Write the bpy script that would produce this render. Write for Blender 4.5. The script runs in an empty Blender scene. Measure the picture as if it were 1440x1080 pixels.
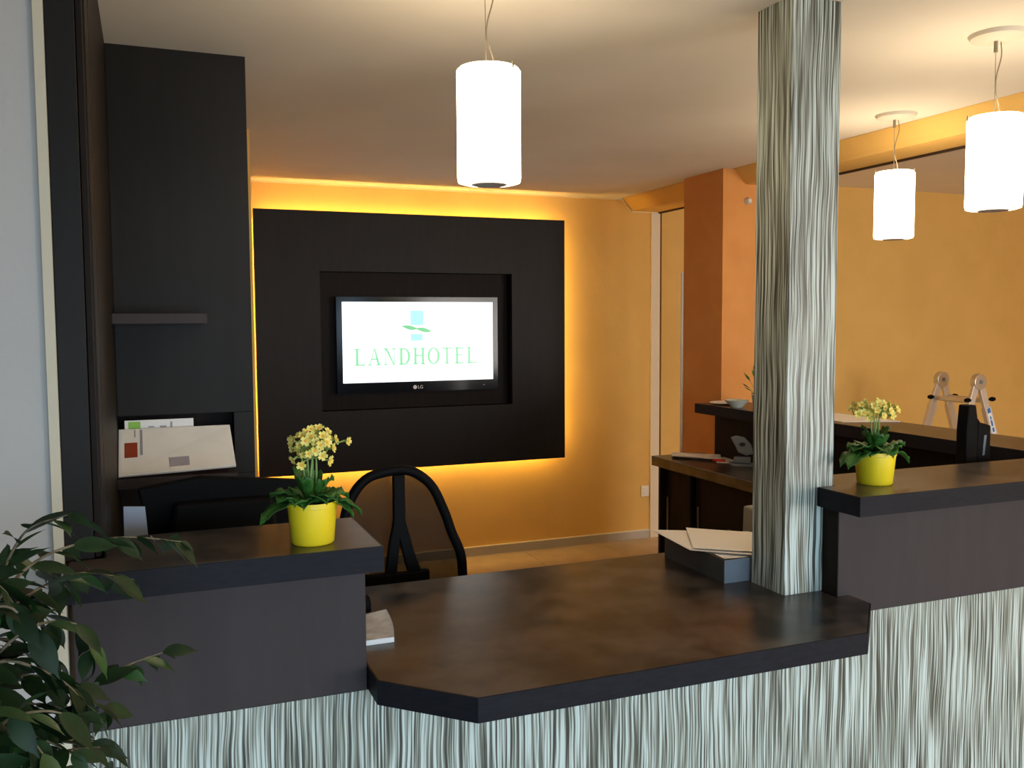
import bpy, bmesh, math, random
from mathutils import Vector, Matrix
PI = math.pi
random.seed(7)
S = bpy.context.scene
COL = S.collection

# ---------------------------------------------------------------- camera
cd = bpy.data.cameras.new('camera'); cam = bpy.data.objects.new('camera', cd); COL.objects.link(cam)
cd.sensor_width = 36.0; cd.lens = 1282.04/1440*36.0; cd.clip_start = 0.05; cd.clip_end = 100
yaw, pit, rol = math.radians(21.7794), math.radians(3.88957), math.radians(-0.338074)
fwd = Vector((math.sin(yaw)*math.cos(pit), math.cos(yaw)*math.cos(pit), -math.sin(pit)))
rgt = Vector((math.cos(yaw), -math.sin(yaw), 0)); upv = rgt.cross(fwd)
r2 = math.cos(rol)*rgt + math.sin(rol)*upv; u2 = -math.sin(rol)*rgt + math.cos(rol)*upv
cam.matrix_world = Matrix(((r2.x, u2.x, -fwd.x, 0), (r2.y, u2.y, -fwd.y, 0), (r2.z, u2.z, -fwd.z, 1.6), (0, 0, 0, 1)))
S.camera = cam
# ---------------------------------------------------------------- world, light, exposure
S.view_settings.view_transform = 'Standard'; S.view_settings.look = 'None'
S.view_settings.exposure = 0.0; S.view_settings.gamma = 1.0; S.view_settings.use_curve_mapping = False
W = bpy.data.worlds.new('world'); S.world = W; W.use_nodes = True
W.node_tree.nodes['Background'].inputs[0].default_value = (0.55, 0.72, 1.0, 1)
W.node_tree.nodes['Background'].inputs[1].default_value = 0.6
def area(name, loc, size, power, color, rot):
    l = bpy.data.lights.new(name, 'AREA'); l.shape = 'RECTANGLE'; l.size, l.size_y = size
    l.energy = power; l.color = color
    o = bpy.data.objects.new(name, l); o.location = loc; o.rotation_euler = rot; COL.objects.link(o)
    return o
# skylight entering through the lobby's glazed front behind the camera; second light is a warm fill added for the adjoining room
a = area('window_daylight', (0.9, -3.35, 1.15), (4.6, 1.9), 130, (0.57, 0.81, 1.0), (math.radians(90-32), 0, 0)); a.data.spread = math.radians(100)
a = area('annex_fill', (5.4, -3.35, 1.3), (2.4, 1.7), 240, (1.0, 0.93, 0.84), (math.radians(90+8), 0, 0))
PEND_E = 18.0      # pendant glass
LED_E = 48.0       # amber strips
# ---------------------------------------------------------------- materials
def mat(name, col, rough=0.6, spec=0.5, metal=0.0, emit=None, es=0.0):
    m = bpy.data.materials.new(name); m.use_nodes = True
    b = m.node_tree.nodes['Principled BSDF']
    b.inputs['Base Color'].default_value = (*col, 1); b.inputs['Roughness'].default_value = rough
    b.inputs['Specular IOR Level'].default_value = spec; b.inputs['Metallic'].default_value = metal
    if emit: b.inputs['Emission Color'].default_value = (*emit, 1); b.inputs['Emission Strength'].default_value = es
    return m
def N(m, t): return m.node_tree.nodes.new(t)
def L(m, a, b): m.node_tree.links.new(a, b)
def bsdf(m): return m.node_tree.nodes['Principled BSDF']
def noisy(name, c1, c2, scale, rough=0.6, spec=0.5, detail=4, bump=0.0, stretch=(1,1,1), lo=0.35, hi=0.65, rvar=0.0, bscale=None):
    m = mat(name, c1, rough, spec)
    g = N(m, 'ShaderNodeNewGeometry'); mp = N(m, 'ShaderNodeMapping'); mp.inputs['Scale'].default_value = stretch
    L(m, g.outputs['Position'], mp.inputs['Vector'])
    n = N(m, 'ShaderNodeTexNoise'); n.inputs['Scale'].default_value = scale; n.inputs['Detail'].default_value = detail
    L(m, mp.outputs[0], n.inputs['Vector'])
    r = N(m, 'ShaderNodeValToRGB'); r.color_ramp.elements[0].position = lo; r.color_ramp.elements[1].position = hi
    r.color_ramp.elements[0].color = (*c1, 1); r.color_ramp.elements[1].color = (*c2, 1)
    L(m, n.outputs['Fac'], r.inputs[0]); L(m, r.outputs[0], bsdf(m).inputs['Base Color'])
    if bump:
        n2 = n
        if bscale:
            n2 = N(m, 'ShaderNodeTexNoise'); n2.inputs['Scale'].default_value = bscale; n2.inputs['Detail'].default_value = 3
            L(m, mp.outputs[0], n2.inputs['Vector'])
        b = N(m, 'ShaderNodeBump'); b.inputs['Strength'].default_value = bump; b.inputs['Distance'].default_value = 0.01
        L(m, n2.outputs['Fac'], b.inputs['Height']); L(m, b.outputs[0], bsdf(m).inputs['Normal'])
    if rvar:
        mr = N(m, 'ShaderNodeMapRange'); mr.inputs['To Min'].default_value = rough-rvar; mr.inputs['To Max'].default_value = rough+rvar
        L(m, n.outputs['Fac'], mr.inputs['Value']); L(m, mr.outputs[0], bsdf(m).inputs['Roughness'])
    return m
def reed_material():
    # wavy vertical streaks of pale and dark reed, printed laminate
    m = mat('reed_laminate', (0.5, 0.5, 0.45), 0.38, 0.45)
    g = N(m, 'ShaderNodeNewGeometry'); sp = N(m, 'ShaderNodeSeparateXYZ'); L(m, g.outputs['Position'], sp.inputs[0])
    ad = N(m, 'ShaderNodeMath'); ad.operation = 'ADD'; L(m, sp.outputs[0], ad.inputs[0]); L(m, sp.outputs[1], ad.inputs[1])
    cb = N(m, 'ShaderNodeCombineXYZ'); L(m, ad.outputs[0], cb.inputs[0]); L(m, sp.outputs[2], cb.inputs[1])
    def vm(scale):
        mp = N(m, 'ShaderNodeMapping'); mp.inputs['Scale'].default_value = scale; L(m, cb.outputs[0], mp.inputs[0]); return mp
    w = N(m, 'ShaderNodeTexNoise'); w.inputs['Scale'].default_value = 1; w.inputs['Detail'].default_value = 2
    L(m, vm((5, 2.6, 1)).outputs[0], w.inputs['Vector'])
    ms = N(m, 'ShaderNodeMath'); ms.operation = 'MULTIPLY_ADD'; ms.inputs[1].default_value = 0.034; L(m, w.outputs['Fac'], ms.inputs[0]); L(m, ad.outputs[0], ms.inputs[2])
    c2 = N(m, 'ShaderNodeCombineXYZ'); L(m, ms.outputs[0], c2.inputs[0]); L(m, sp.outputs[2], c2.inputs[1])
    def streak(sx, sz, det):
        mp = N(m, 'ShaderNodeMapping'); mp.inputs['Scale'].default_value = (sx, sz, 1); L(m, c2.outputs[0], mp.inputs[0])
        n = N(m, 'ShaderNodeTexNoise'); n.inputs['Scale'].default_value = 1; n.inputs['Detail'].default_value = det; n.inputs['Roughness'].default_value = 0.6
        L(m, mp.outputs[0], n.inputs['Vector']); return n
    n1 = streak(190, 2.6, 2); n2 = streak(30, 2.0, 2)
    mx = N(m, 'ShaderNodeMath'); mx.operation = 'MULTIPLY_ADD'; mx.inputs[1].default_value = 0.15
    L(m, n2.outputs['Fac'], mx.inputs[0]); L(m, n1.outputs['Fac'], mx.inputs[2])
    r = N(m, 'ShaderNodeValToRGB'); e = r.color_ramp.elements
    e[0].position = 0.44; e[0].color = (0.035, 0.036, 0.03, 1)
    e[1].position = 0.68; e[1].color = (0.56, 0.645, 0.62, 1)
    x = e.new(0.525); x.color = (0.13, 0.135, 0.105, 1)
    x = e.new(0.60); x.color = (0.33, 0.365, 0.32, 1)
    L(m, mx.outputs[0], r.inputs[0]); L(m, r.outputs[0], bsdf(m).inputs['Base Color'])
    b = N(m, 'ShaderNodeBump'); b.inputs['Strength'].default_value = 0.25; b.inputs['Distance'].default_value = 0.003
    L(m, mx.outputs[0], b.inputs['Height']); L(m, b.outputs[0], bsdf(m).inputs['Normal'])
    return m
def tile_material(name, c1, c2, size, mortar):
    m = mat(name, c1, 0.35, 0.5)
    g = N(m, 'ShaderNodeNewGeometry'); n = N(m, 'ShaderNodeTexNoise'); n.inputs['Scale'].default_value = 7; n.inputs['Detail'].default_value = 5
    L(m, g.outputs['Position'], n.inputs['Vector'])
    r = N(m, 'ShaderNodeValToRGB'); r.color_ramp.elements[0].color = (*c1, 1); r.color_ramp.elements[1].color = (*c2, 1)
    r.color_ramp.elements[0].position = .35; r.color_ramp.elements[1].position = .65
    L(m, n.outputs['Fac'], r.inputs[0]); L(m, r.outputs[0], bsdf(m).inputs['Base Color'])
    return m
REED = reed_material()
WORK = noisy('worktop_slate', (0.017, 0.0145, 0.013), (0.095, 0.074, 0.061), 9, 0.30, 0.42, 6, 0.0, lo=0.38, hi=0.72, rvar=0.05)
EDGE = noisy('worktop_edge', (0.010, 0.010, 0.014), (0.013, 0.013, 0.018), 30, 0.55, 0.12, 3, stretch=(1, 1, 4))
WOOD = noisy('dark_wood', (0.038, 0.030, 0.032), (0.043, 0.034, 0.036), 7, 0.6, 0.22, 3, 0.0, stretch=(4, 4, 0.6))
TOWER = noisy('dark_wood_tower', (0.013, 0.0105, 0.009), (0.015, 0.0125, 0.011), 7, 0.5, 0.16, 3, 0.0, stretch=(4, 4, 0.6))
BLACKWOOD = noisy('black_brown_wood', (0.011, 0.007, 0.005), (0.016, 0.010, 0.008), 9, 0.6, 0.12, 3, stretch=(6, 6, 0.8))
YELLOW = noisy('ochre_wall', (0.74, 0.455, 0.135), (0.79, 0.49, 0.15), 3.0, 0.8, 0.2, 4, 0.25, bscale=16)
ORANGE = noisy('orange_wall', (0.60, 0.25, 0.07), (0.66, 0.29, 0.085), 4, 0.8, 0.2, 3, 0.1, bscale=30)
CEIL2 = noisy('annex_ceiling_paint', (0.88, 0.80, 0.72), (0.90, 0.83, 0.75), 2, 0.9, 0.1, 2)
CEIL = noisy('ceiling_paint', (0.74, 0.68, 0.60), (0.78, 0.72, 0.64), 2, 0.9, 0.1, 2)
WHITE = noisy('white_wall', (0.44, 0.43, 0.42), (0.47, 0.46, 0.45), 1.5, 0.85, 0.2, 2, 0.05, bscale=60)
CREAM = mat('cream_paint', (0.58, 0.53, 0.41), 0.7)
TRIMW = mat('white_trim', (0.85, 0.80, 0.70), 0.5)
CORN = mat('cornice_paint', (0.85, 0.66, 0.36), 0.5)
JAMB = mat('pale_jamb', (0.80, 0.68, 0.50), 0.5)
DARKTR = mat('dark_track', (0.03, 0.015, 0.01), 0.5)
FLOOR = tile_material('floor_stone', (0.42, 0.33, 0.24), (0.50, 0.40, 0.29), 0.6, 0.004)
JOINT = mat('joint', (0.15, 0.12, 0.10), 0.9)
BASEB = mat('baseboard_tile', (0.50, 0.45, 0.38), 0.4)
BLACKP = mat('black_plastic', (0.0035, 0.0035, 0.004), 0.6, 0.08)
BLACKG = mat('black_gloss', (0.004, 0.005, 0.009), 0.12, 0.25)
BLACKF = noisy('black_fabric', (0.006, 0.006, 0.006), (0.012, 0.012, 0.012), 60, 0.9, 0.2)
GREYP = mat('grey_plastic', (0.16, 0.18, 0.21), 0.45)
GREYD = mat('dark_grey_plastic', (0.045, 0.052, 0.055), 0.5)
BEIGEP = mat('beige_grey_plastic', (0.30, 0.29, 0.25), 0.5)
METAL = mat('brushed_metal', (0.62, 0.60, 0.56), 0.35, 0.5, 0.8)
STEEL = mat('cable_steel', (0.30, 0.25, 0.18), 0.4, 0.5, 0.6)
ALU = mat('ladder_aluminium', (0.72, 0.66, 0.60), 0.42, 0.5, 0.55)
PAPER = mat('paper', (0.80, 0.80, 0.80), 0.7, 0.3)
PAPERC = mat('cream_paper', (0.82, 0.76, 0.70), 0.7, 0.3)
BROCH = noisy('brochure_paper', (0.78, 0.75, 0.70), (0.84, 0.81, 0.76), 8, 0.45, 0.5)
PBLUE = mat('gleam_blue', (0.42, 0.50, 0.66), 0.35)
GREEN = mat('print_green', (0.25, 0.52, 0.06), 0.5)
REDP = mat('print_red', (0.30, 0.05, 0.02), 0.5)
LILAC = mat('print_lilac', (0.36, 0.32, 0.36), 0.5)
PRINTG = mat('print_grey', (0.30, 0.30, 0.33), 0.5)
BLUEP = mat('print_blue', (0.04, 0.16, 0.48), 0.5)
REDPEN = mat('red_plastic', (0.55, 0.02, 0.02), 0.4)
POTY = mat('yellow_pot', (0.88, 0.66, 0.02), 0.38, 0.5)
SOIL = noisy('soil', (0.01, 0.007, 0.004), (0.03, 0.02, 0.012), 120, 0.95, 0.1, 4, 0.6)
LEAFP = noisy('primrose_leaf', (0.02, 0.09, 0.012), (0.05, 0.17, 0.025), 60, 0.5, 0.4, 3, 0.3)
STEMP = mat('primrose_stem', (0.22, 0.36, 0.10), 0.6)
PETAL = noisy('petal', (0.72, 0.60, 0.10), (0.86, 0.78, 0.25), 90, 0.6, 0.3)
PETALC = mat('flower_centre', (0.82, 0.40, 0.03), 0.6)
BUD = mat('flower_calyx', (0.30, 0.42, 0.10), 0.6)
LEAFF = noisy('ficus_leaf', (0.004, 0.014, 0.004), (0.012, 0.036, 0.009), 18, 0.5, 0.25, 3)
LEAFF2 = noisy('ficus_leaf_bright', (0.010, 0.045, 0.008), (0.018, 0.075, 0.014), 18, 0.42, 0.5, 3)
TWIG = noisy('ficus_twig', (0.10, 0.08, 0.05), (0.20, 0.17, 0.11), 60, 0.7, 0.3)
POTG = mat('planter_glaze', (0.35, 0.33, 0.30), 0.4)
SHADE = mat('opal_glass', (0.9, 0.88, 0.85), 0.3, 0.5, 0, (1.0, 0.80, 0.52), PEND_E)
LAMPIN = mat('lamp_inner', (0.35, 0.33, 0.36), 0.5)
ROSE = mat('ceiling_rose', (0.62, 0.56, 0.48), 0.6)
LED = mat('amber_led', (1, 0.7, 0.2), 0.5, 0.5, 0, (1.0, 0.62, 0.15), LED_E)
SCREEN = mat('screen', (0.02, 0.02, 0.02), 0.2, 0.5, 0, (0.93, 0.98, 1.0), 1.6)
SGREEN = mat('screen_green', (0.02, 0.02, 0.02), 0.3, 0.5, 0, (0.24, 0.80, 0.36), 1.0)
SCYAN = mat('screen_cyan', (0.02, 0.02, 0.02), 0.3, 0.5, 0, (0.40, 0.90, 0.95), 1.0)
SLEAF = mat('screen_leaf', (0.02, 0.02, 0.02), 0.3, 0.5, 0, (0.13, 0.62, 0.24), 1.0)
SOCK = mat('socket_plastic', (0.80, 0.76, 0.70), 0.35)
BOWL = mat('pale_ceramic', (0.55, 0.60, 0.56), 0.25)
def glass_material():
    m = bpy.data.materials.new('window_glass'); m.use_nodes = True; nt = m.node_tree; nt.nodes.clear()
    o = nt.nodes.new('ShaderNodeOutputMaterial'); t = nt.nodes.new('ShaderNodeBsdfTransparent'); g = nt.nodes.new('ShaderNodeBsdfGlossy')
    g.inputs['Roughness'].default_value = 0.02; x = nt.nodes.new('ShaderNodeMixShader'); x.inputs[0].default_value = 0.06
    nt.links.new(t.outputs[0], x.inputs[1]); nt.links.new(g.outputs[0], x.inputs[2]); nt.links.new(x.outputs[0], o.inputs[0]); return m
GLASS = glass_material()
def mesh_fabric():
    m = mat('chair_mesh', (0.012, 0.011, 0.010), 0.8, 0.2); nt = m.node_tree
    t = nt.nodes.new('ShaderNodeBsdfTransparent'); x = nt.nodes.new('ShaderNodeMixShader'); x.inputs[0].default_value = 0.68
    out = [n for n in nt.nodes if n.type == 'OUTPUT_MATERIAL'][0]
    nt.links.new(t.outputs[0], x.inputs[1]); nt.links.new(bsdf(m).outputs[0], x.inputs[2]); nt.links.new(x.outputs[0], out.inputs[0]); return m
CHAIRMESH = mesh_fabric()

# ---------------------------------------------------------------- helpers
def wl(o):
    v = Vector((0, 0, 0))
    while o: v += o.location; o = o.parent
    return v
def obj(name, bm, m, parent=None, smooth=False, bevel=0.0, label=None):
    """link a bmesh built in world coordinates as ONE mesh object"""
    bmesh.ops.recalc_face_normals(bm, faces=bm.faces[:])
    me = bpy.data.meshes.new(name); 
    if parent: bmesh.ops.translate(bm, verts=bm.verts[:], vec=-wl(parent))
    bm.to_mesh(me); bm.free()
    for x in (m if isinstance(m, (list, tuple)) else [m]): me.materials.append(x)
    if smooth:
        for p in me.polygons: p.use_smooth = True
        try: me.set_sharp_from_angle(angle=math.radians(40))
        except Exception: pass
    o = bpy.data.objects.new(name, me); COL.objects.link(o)
    if parent: o.parent = parent
    if bevel:
        b = o.modifiers.new('bevel', 'BEVEL'); b.width = bevel; b.segments = 2; b.limit_method = 'ANGLE'
    if label: o['label'] = label
    return o
def thing(name, label, cat, loc=(0, 0, 0), group=None):
    o = bpy.data.objects.new(name, None); COL.objects.link(o); o.empty_display_size = 0.1
    o.location = loc; o['label'] = label; o['category'] = cat
    if group: o['group'] = group
    return o
def tag(o, label, cat, group=None):
    o['label'] = label; o['category'] = cat
    if group: o['group'] = group
    return o
def struct(name, bm, m, **k):
    o = obj(name, bm, m, **k); o['kind'] = 'structure'; return o
def box(x0, y0, z0, x1, y1, z1, bm=None):
    bm = bm or bmesh.new()
    v = [bm.verts.new(p) for p in ((x0,y0,z0),(x1,y0,z0),(x1,y1,z0),(x0,y1,z0),(x0,y0,z1),(x1,y0,z1),(x1,y1,z1),(x0,y1,z1))]
    for f in ((0,3,2,1),(4,5,6,7),(0,1,5,4),(1,2,6,5),(2,3,7,6),(3,0,4,7)): bm.faces.new([v[i] for i in f])
    return bm
def prism(pts, ax, a, b, bm=None):
    """polygon pts in the plane perpendicular to ax, extruded from a to b"""
    bm = bm or bmesh.new()
    def P(p, c):
        return {'z': (p[0], p[1], c), 'y': (p[0], c, p[1]), 'x': (c, p[0], p[1])}[ax]
    A = [bm.verts.new(P(p, a)) for p in pts]; B = [bm.verts.new(P(p, b)) for p in pts]
    n = len(pts); bm.faces.new(A); bm.faces.new(B[::-1])
    for i in range(n): bm.faces.new((A[i], B[i], B[(i+1) % n], A[(i+1) % n]))
    return bm
def obox(c, ux, uy, uz, bm=None):
    """oriented box: centre and three half vectors"""
    bm = bm or bmesh.new(); c = Vector(c); ux, uy, uz = Vector(ux), Vector(uy), Vector(uz)
    v = [bm.verts.new(c + sx*ux + sy*uy + sz*uz) for sz in (-1, 1) for sx, sy in ((-1,-1),(1,-1),(1,1),(-1,1))]
    for f in ((0,3,2,1),(4,5,6,7),(0,1,5,4),(1,2,6,5),(2,3,7,6),(3,0,4,7)): bm.faces.new([v[i] for i in f])
    return bm
def tube(pts, rad, seg=8, bm=None):
    bm = bm or bmesh.new(); pts = [Vector(p) for p in pts]; n = len(pts); rings = []
    R = rad if isinstance(rad, (list, tuple)) else [rad]*n
    up = Vector((0.13, 0.21, 1)).normalized()
    for i, p in enumerate(pts):
        t = (pts[min(i+1, n-1)]-pts[max(i-1, 0)]).normalized()
        if i == 0:
            s = t.cross(up); s = s.normalized() if s.length > 1e-3 else Vector((1, 0, 0))
        else: s = (s - s.dot(t)*t).normalized()
        w = t.cross(s)
        rings.append([bm.verts.new(p + R[i]*(math.cos(2*PI*k/seg)*s + math.sin(2*PI*k/seg)*w)) for k in range(seg)])
    for i in range(n-1):
        for k in range(seg): bm.faces.new((rings[i][k], rings[i][(k+1) % seg], rings[i+1][(k+1) % seg], rings[i+1][k]))
    bm.faces.new(rings[0][::-1]); bm.faces.new(rings[-1])
    return bm
def lathe(prof, c=(0, 0, 0), seg=32, bm=None, close=False):
    """profile of (r, z); r = 0 ends become a single vertex"""
    bm = bm or bmesh.new(); rings = []
    for r, z in prof:
        if r < 1e-6: rings.append([bm.verts.new((c[0], c[1], c[2]+z))])
        else: rings.append([bm.verts.new((c[0]+r*math.cos(2*PI*k/seg), c[1]+r*math.sin(2*PI*k/seg), c[2]+z)) for k in range(seg)])
    pairs = list(zip(rings, rings[1:])) + ([(rings[-1], rings[0])] if close else [])
    for a, b in pairs:
        for k in range(seg):
            j = (k+1) % seg
            if len(a) == 1 and len(b) == 1: continue
            if len(a) == 1: bm.faces.new((a[0], b[j], b[k]))
            elif len(b) == 1: bm.faces.new((a[k], a[j], b[0]))
            else: bm.faces.new((a[k], a[j], b[j], b[k]))
    return bm
def smooth_path(pts, n=6):
    """Catmull-Rom through pts"""
    P = [Vector(p) for p in pts]; P = [2*P[0]-P[1]] + P + [2*P[-1]-P[-2]]; out = []
    for i in range(1, len(P)-2):
        for k in range(n):
            t = k/n; a, b, c, d = P[i-1], P[i], P[i+1], P[i+2]
            out.append(0.5*((2*b) + (c-a)*t + (2*a-5*b+4*c-d)*t*t + (-a+3*b-3*c+d)*t**3))
    out.append(P[-2]); return out
def slab(name, label, pts, z0, z1, band=0.004):
    """worktop: stone-look board with its dark edge band as a part"""
    t = thing(name, label, 'worktop', (sum(p[0] for p in pts)/len(pts), sum(p[1] for p in pts)/len(pts), z0))
    n = len(pts); area2 = sum(pts[i][0]*pts[(i+1) % n][1]-pts[(i+1) % n][0]*pts[i][1] for i in range(n)); sg = 1 if area2 > 0 else -1
    ring = []
    for i in range(n):
        a_, b_, c_ = Vector(pts[i-1]), Vector(pts[i]), Vector(pts[(i+1) % n])
        d1, d2 = (b_-a_).normalized(), (c_-b_).normalized(); n1, n2 = Vector((-d1.y, d1.x))*sg, Vector((-d2.y, d2.x))*sg
        m_ = (n1+n2).normalized(); q = b_ + m_*(band/max(0.3, m_.dot(n1))); ring.append((q.x, q.y))
    obj('board', prism([tuple(q) for q in ring], 'z', z0+0.0002, z1), WORK, t)
    bm2 = bmesh.new(); outer = pts; inner = ring
    V = [[bm2.verts.new((p[0], p[1], z)) for p in P] for P, z in ((outer, z0), (outer, z1-0.0008), (inner, z1-0.0004), (inner, z0))]
    for k in range(4):
        for i in range(n):
            j = (i+1) % n; A, B = V[k], V[(k+1) % 4]
            bm2.faces.new((A[i], A[j], B[j], B[i]))
    obj('edge_band', bm2, EDGE, t, label='near-black edge band')
    return t
def copy_tree(o, parent=None):
    c = o.copy(); COL.objects.link(c); c.parent = parent
    for ch in list(o.children): copy_tree(ch, c)
    return c

# ================================================================ STRUCTURE
H = 2.473; H2 = 2.656
# lobby / reception floor with recessed joints between 60 cm tiles
fl = struct('floor', box(-3.0, -3.2, -0.10, 7.5, 6.0, -0.006), JOINT)
ntile = 0; tile_me = None
for i in range(0, 18):
    for j in range(0, 16):
        x0, y0 = -3.0 + i*0.6, -3.2 + j*0.6
        x1, y1 = min(x0+0.597, 7.5), min(y0+0.597, 6.0)
        if i < 17 and j < 15 and tile_me:
            o = bpy.data.objects.new('tile', tile_me); COL.objects.link(o); o.location = (x0, y0, 0); o.parent = fl
        else:
            bm = box(0, 0, -0.006, x1-x0-0.0001, y1-y0-0.0001, 0); me = bpy.data.meshes.new('tile'); bm.to_mesh(me); bm.free()
            me.materials.append(FLOOR)
            if i < 17 and j < 15: tile_me = me
            o = bpy.data.objects.new('tile', me); COL.objects.link(o); o.location = (x0, y0, 0); o.parent = fl
struct('ceiling', box(-3.0, -3.2, H, 3.16, 6.0, H+0.10), CEIL)
struct('ceiling_annex', box(3.5, -3.2, H2, 7.5, 6.0, H2+0.10), CEIL2)
# ceiling beam between the reception and the next room, its reception side chamfered
bm = bmesh.new()
ra = [bm.verts.new(p) for p in ((3.128, -3.2, H), (3.24, -3.2, 2.39), (3.49, -3.2, 2.39), (3.49, -3.2, 2.76), (3.128, -3.2, 2.76))]
rb = [bm.verts.new(p) for p in ((3.187, 5.83, H), (3.262, 5.83, 2.39), (3.49, 5.83, 2.39), (3.49, 5.83, 2.76), (3.187, 5.83, 2.76))]
bm.faces.new(ra); bm.faces.new(rb[::-1])
for i in range(5): bm.faces.new((ra[i], rb[i], rb[(i+1) % 5], ra[(i+1) % 5]))
struct('wall_beam', bm, YELLOW)
struct('trim_1', box(3.480, -3.2, 2.379, 3.496, 5.83, 2.3898), DARKTR)             # sliding-wall track
struct('wall_back', box(0.456, 5.83, 0, 3.42, 6.0, H), YELLOW)
struct('wall_back_annex', box(3.515, 5.83, 0, 7.5, 6.0, H2+0.1), YELLOW)
struct('trim_2', box(3.42, 5.815, 0, 3.492, 5.99, 2.39), JAMB)                   # pale jamb
struct('trim_3', box(3.494, 5.86, 0, 3.513, 5.99, 2.39), DARKTR)                 # dark gap
struct('wall_right', box(7.3, -3.2, 0, 7.5, 5.83, H2+0.1), YELLOW)
struct('wall_left', box(-0.6, 4.3, 0, 0.455, 5.99, H), YELLOW)
struct('wall_left_inner', box(-0.6, 2.1, 0, -0.165, 4.3, H), WHITE)
struct('wall_left_front', box(-3.0, 1.986, 0, -0.165, 2.1, H), WHITE)
struct('trim_4', box(-0.183, 1.976, 0, -0.165, 1.9855, H), CREAM)                # cream strip on the wall corner
struct('wall_left_lobby', box(-3.2, -3.2, 0, -3.0, 2.1, H), WHITE)
struct('wall_pillar', box(3.10, 4.47, 0, 3.40, 4.88, H), ORANGE)
struct('trim_5', box(3.088, 4.882, 0, 3.40, 4.894, 1.90), TRIMW)                # white edge behind the pillar
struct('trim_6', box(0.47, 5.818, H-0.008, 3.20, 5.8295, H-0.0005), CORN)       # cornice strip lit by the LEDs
d = Vector((3.262-3.187, 0, 2.39-H)).normalized(); nn = Vector((d.z, 0, -d.x))
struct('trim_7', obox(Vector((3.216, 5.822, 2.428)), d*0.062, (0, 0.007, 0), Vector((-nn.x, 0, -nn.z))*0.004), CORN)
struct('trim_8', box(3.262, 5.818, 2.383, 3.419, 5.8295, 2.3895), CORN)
struct('baseboard_back', box(0.47, 5.815, 0, 3.415, 5.8295, 0.058), BASEB)
struct('baseboard_edge', box(0.47, 5.812, 0.058, 3.415, 5.8295, 0.064), TRIMW)
# front walls behind the camera with the lobby glazing and an invented window to go with the annex fill
bm = box(-3.0, -3.2, 0, -1.5, -3.0, H); box(3.3, -3.2, 0, 4.1, -3.0, H, bm); box(-1.5, -3.2, 2.3, 3.3, -3.0, H, bm)
box(-1.5, -3.2, 0, 3.3, -3.0, 0.15, bm); box(4.1, -3.2, 0, 6.7, -3.0, 0.4, bm); box(4.1, -3.2, 2.2, 6.7, -3.0, H2, bm); box(6.7, -3.2, 0, 7.3, -3.0, H2, bm)
struct('wall_front', bm, WHITE)
for n_, (x0, x1, z0, z1, k) in enumerate(((-1.5, 3.3, 0.15, 2.3, 4), (4.1, 6.7, 0.4, 2.2, 2))):
    bm = bmesh.new()
    for i in range(k+1):
        x = x0 + (x1-x0)*i/k; x = min(max(x, x0+0.03), x1-0.03); box(x-0.03, -3.15, z0, x+0.03, -3.09, z1, bm)
    box(x0, -3.15, z0, x1, -3.09, z0+0.06, bm); box(x0, -3.15, z1-0.06, x1, -3.09, z1, bm)
    w = struct('window_%d' % (n_+1), bm, TRIMW)
    for i in range(k):
        xa = x0+(x1-x0)*i/k; xb = x0+(x1-x0)*(i+1)/k
        obj('pane', box(xa+0.03, -3.125, z0+0.06, xb-0.03, -3.115, z1-0.06), GLASS, w)

# ================================================================ RECEPTION COUNTER
YP = 1.986; ZP = 0.775; ZB = 1.13; T = 0.054
cf = thing('reception_counter', 'reception counter base clad in pale reed-patterned boards with grey-brown raised panels', 'counter', (1.6, YP+0.02, 0))
seams = [-0.155, 0.735, 1.655, 2.575, 3.15]
for a_, b_ in zip(seams, seams[1:]):
    obj('cladding_board', box(a_+0.0008, YP, 0.0, b_-0.0008, YP+0.02, ZP-0.001), REED, cf)
obj('side_cladding_board', box(3.131, YP+0.0205, 0.0, 3.15, 4.40, ZP-0.001), REED, cf)
obj('carcass', box(-0.155, YP+0.022, 0.0, 3.12, YP+0.04, ZP-0.002), BLACKWOOD, cf)
# raised screens that carry the bar tops
obj('raised_panel', box(-0.155, YP, ZP, 0.437, YP+0.06, ZB-T-0.0005), WOOD, cf, bevel=0.001, label='grey-brown panel under the left bar top')
rp = obj('raised_panel', box(1.770, YP, ZP, 3.15, YP+0.02, ZB-T-0.0005), WOOD, cf, label='grey-brown panel under the right bar top')
obj('end_panel', box(1.767, YP+0.0, ZP+0.054, 1.7698, YP+0.061, ZB-T-0.0005), BLACKWOOD, rp, label='dark narrow end of the panel')
obj('back_panel', box(1.770, YP+0.021, ZP+0.056, 3.15, YP+0.06, ZB-T-0.0005), BLACKWOOD, rp)
# low worktop
poly = [(0.4385, 1.893), (0.609, 1.722), (1.632, 1.722), (1.811, 1.903), (1.811, YP-0.0005), (1.7655, YP-0.0005),
        (1.7655, 2.048), (1.8, 2.048), (1.8, 2.0485), (2.66, 2.0485), (2.66, 2.60), (-0.09, 2.60), (-0.09, 2.0475), (0.4385, 2.0475)]
poly = [(0.4385, 1.893), (0.609, 1.722), (1.632, 1.722), (1.811, 1.903), (1.811, YP-0.0005), (1.7655, YP-0.0005),
        (1.7655, 2.0475), (2.66, 2.0475), (2.66, 2.60), (-0.09, 2.60), (-0.09, 2.0475), (0.4385, 2.0475)]
slab('worktop', 'low slate-brown worktop with clipped front corners in the middle of the counter', poly, ZP+0.0005, ZP+T)
slab('bar_top', 'raised slate-brown bar top on the left, under the taller yellow pot', [(-0.16, 1.862), (0.450, 1.862), (0.450, 2.175), (-0.094, 2.175), (-0.094, 1.99), (-0.16, 1.99)], ZB-T, ZB)
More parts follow.
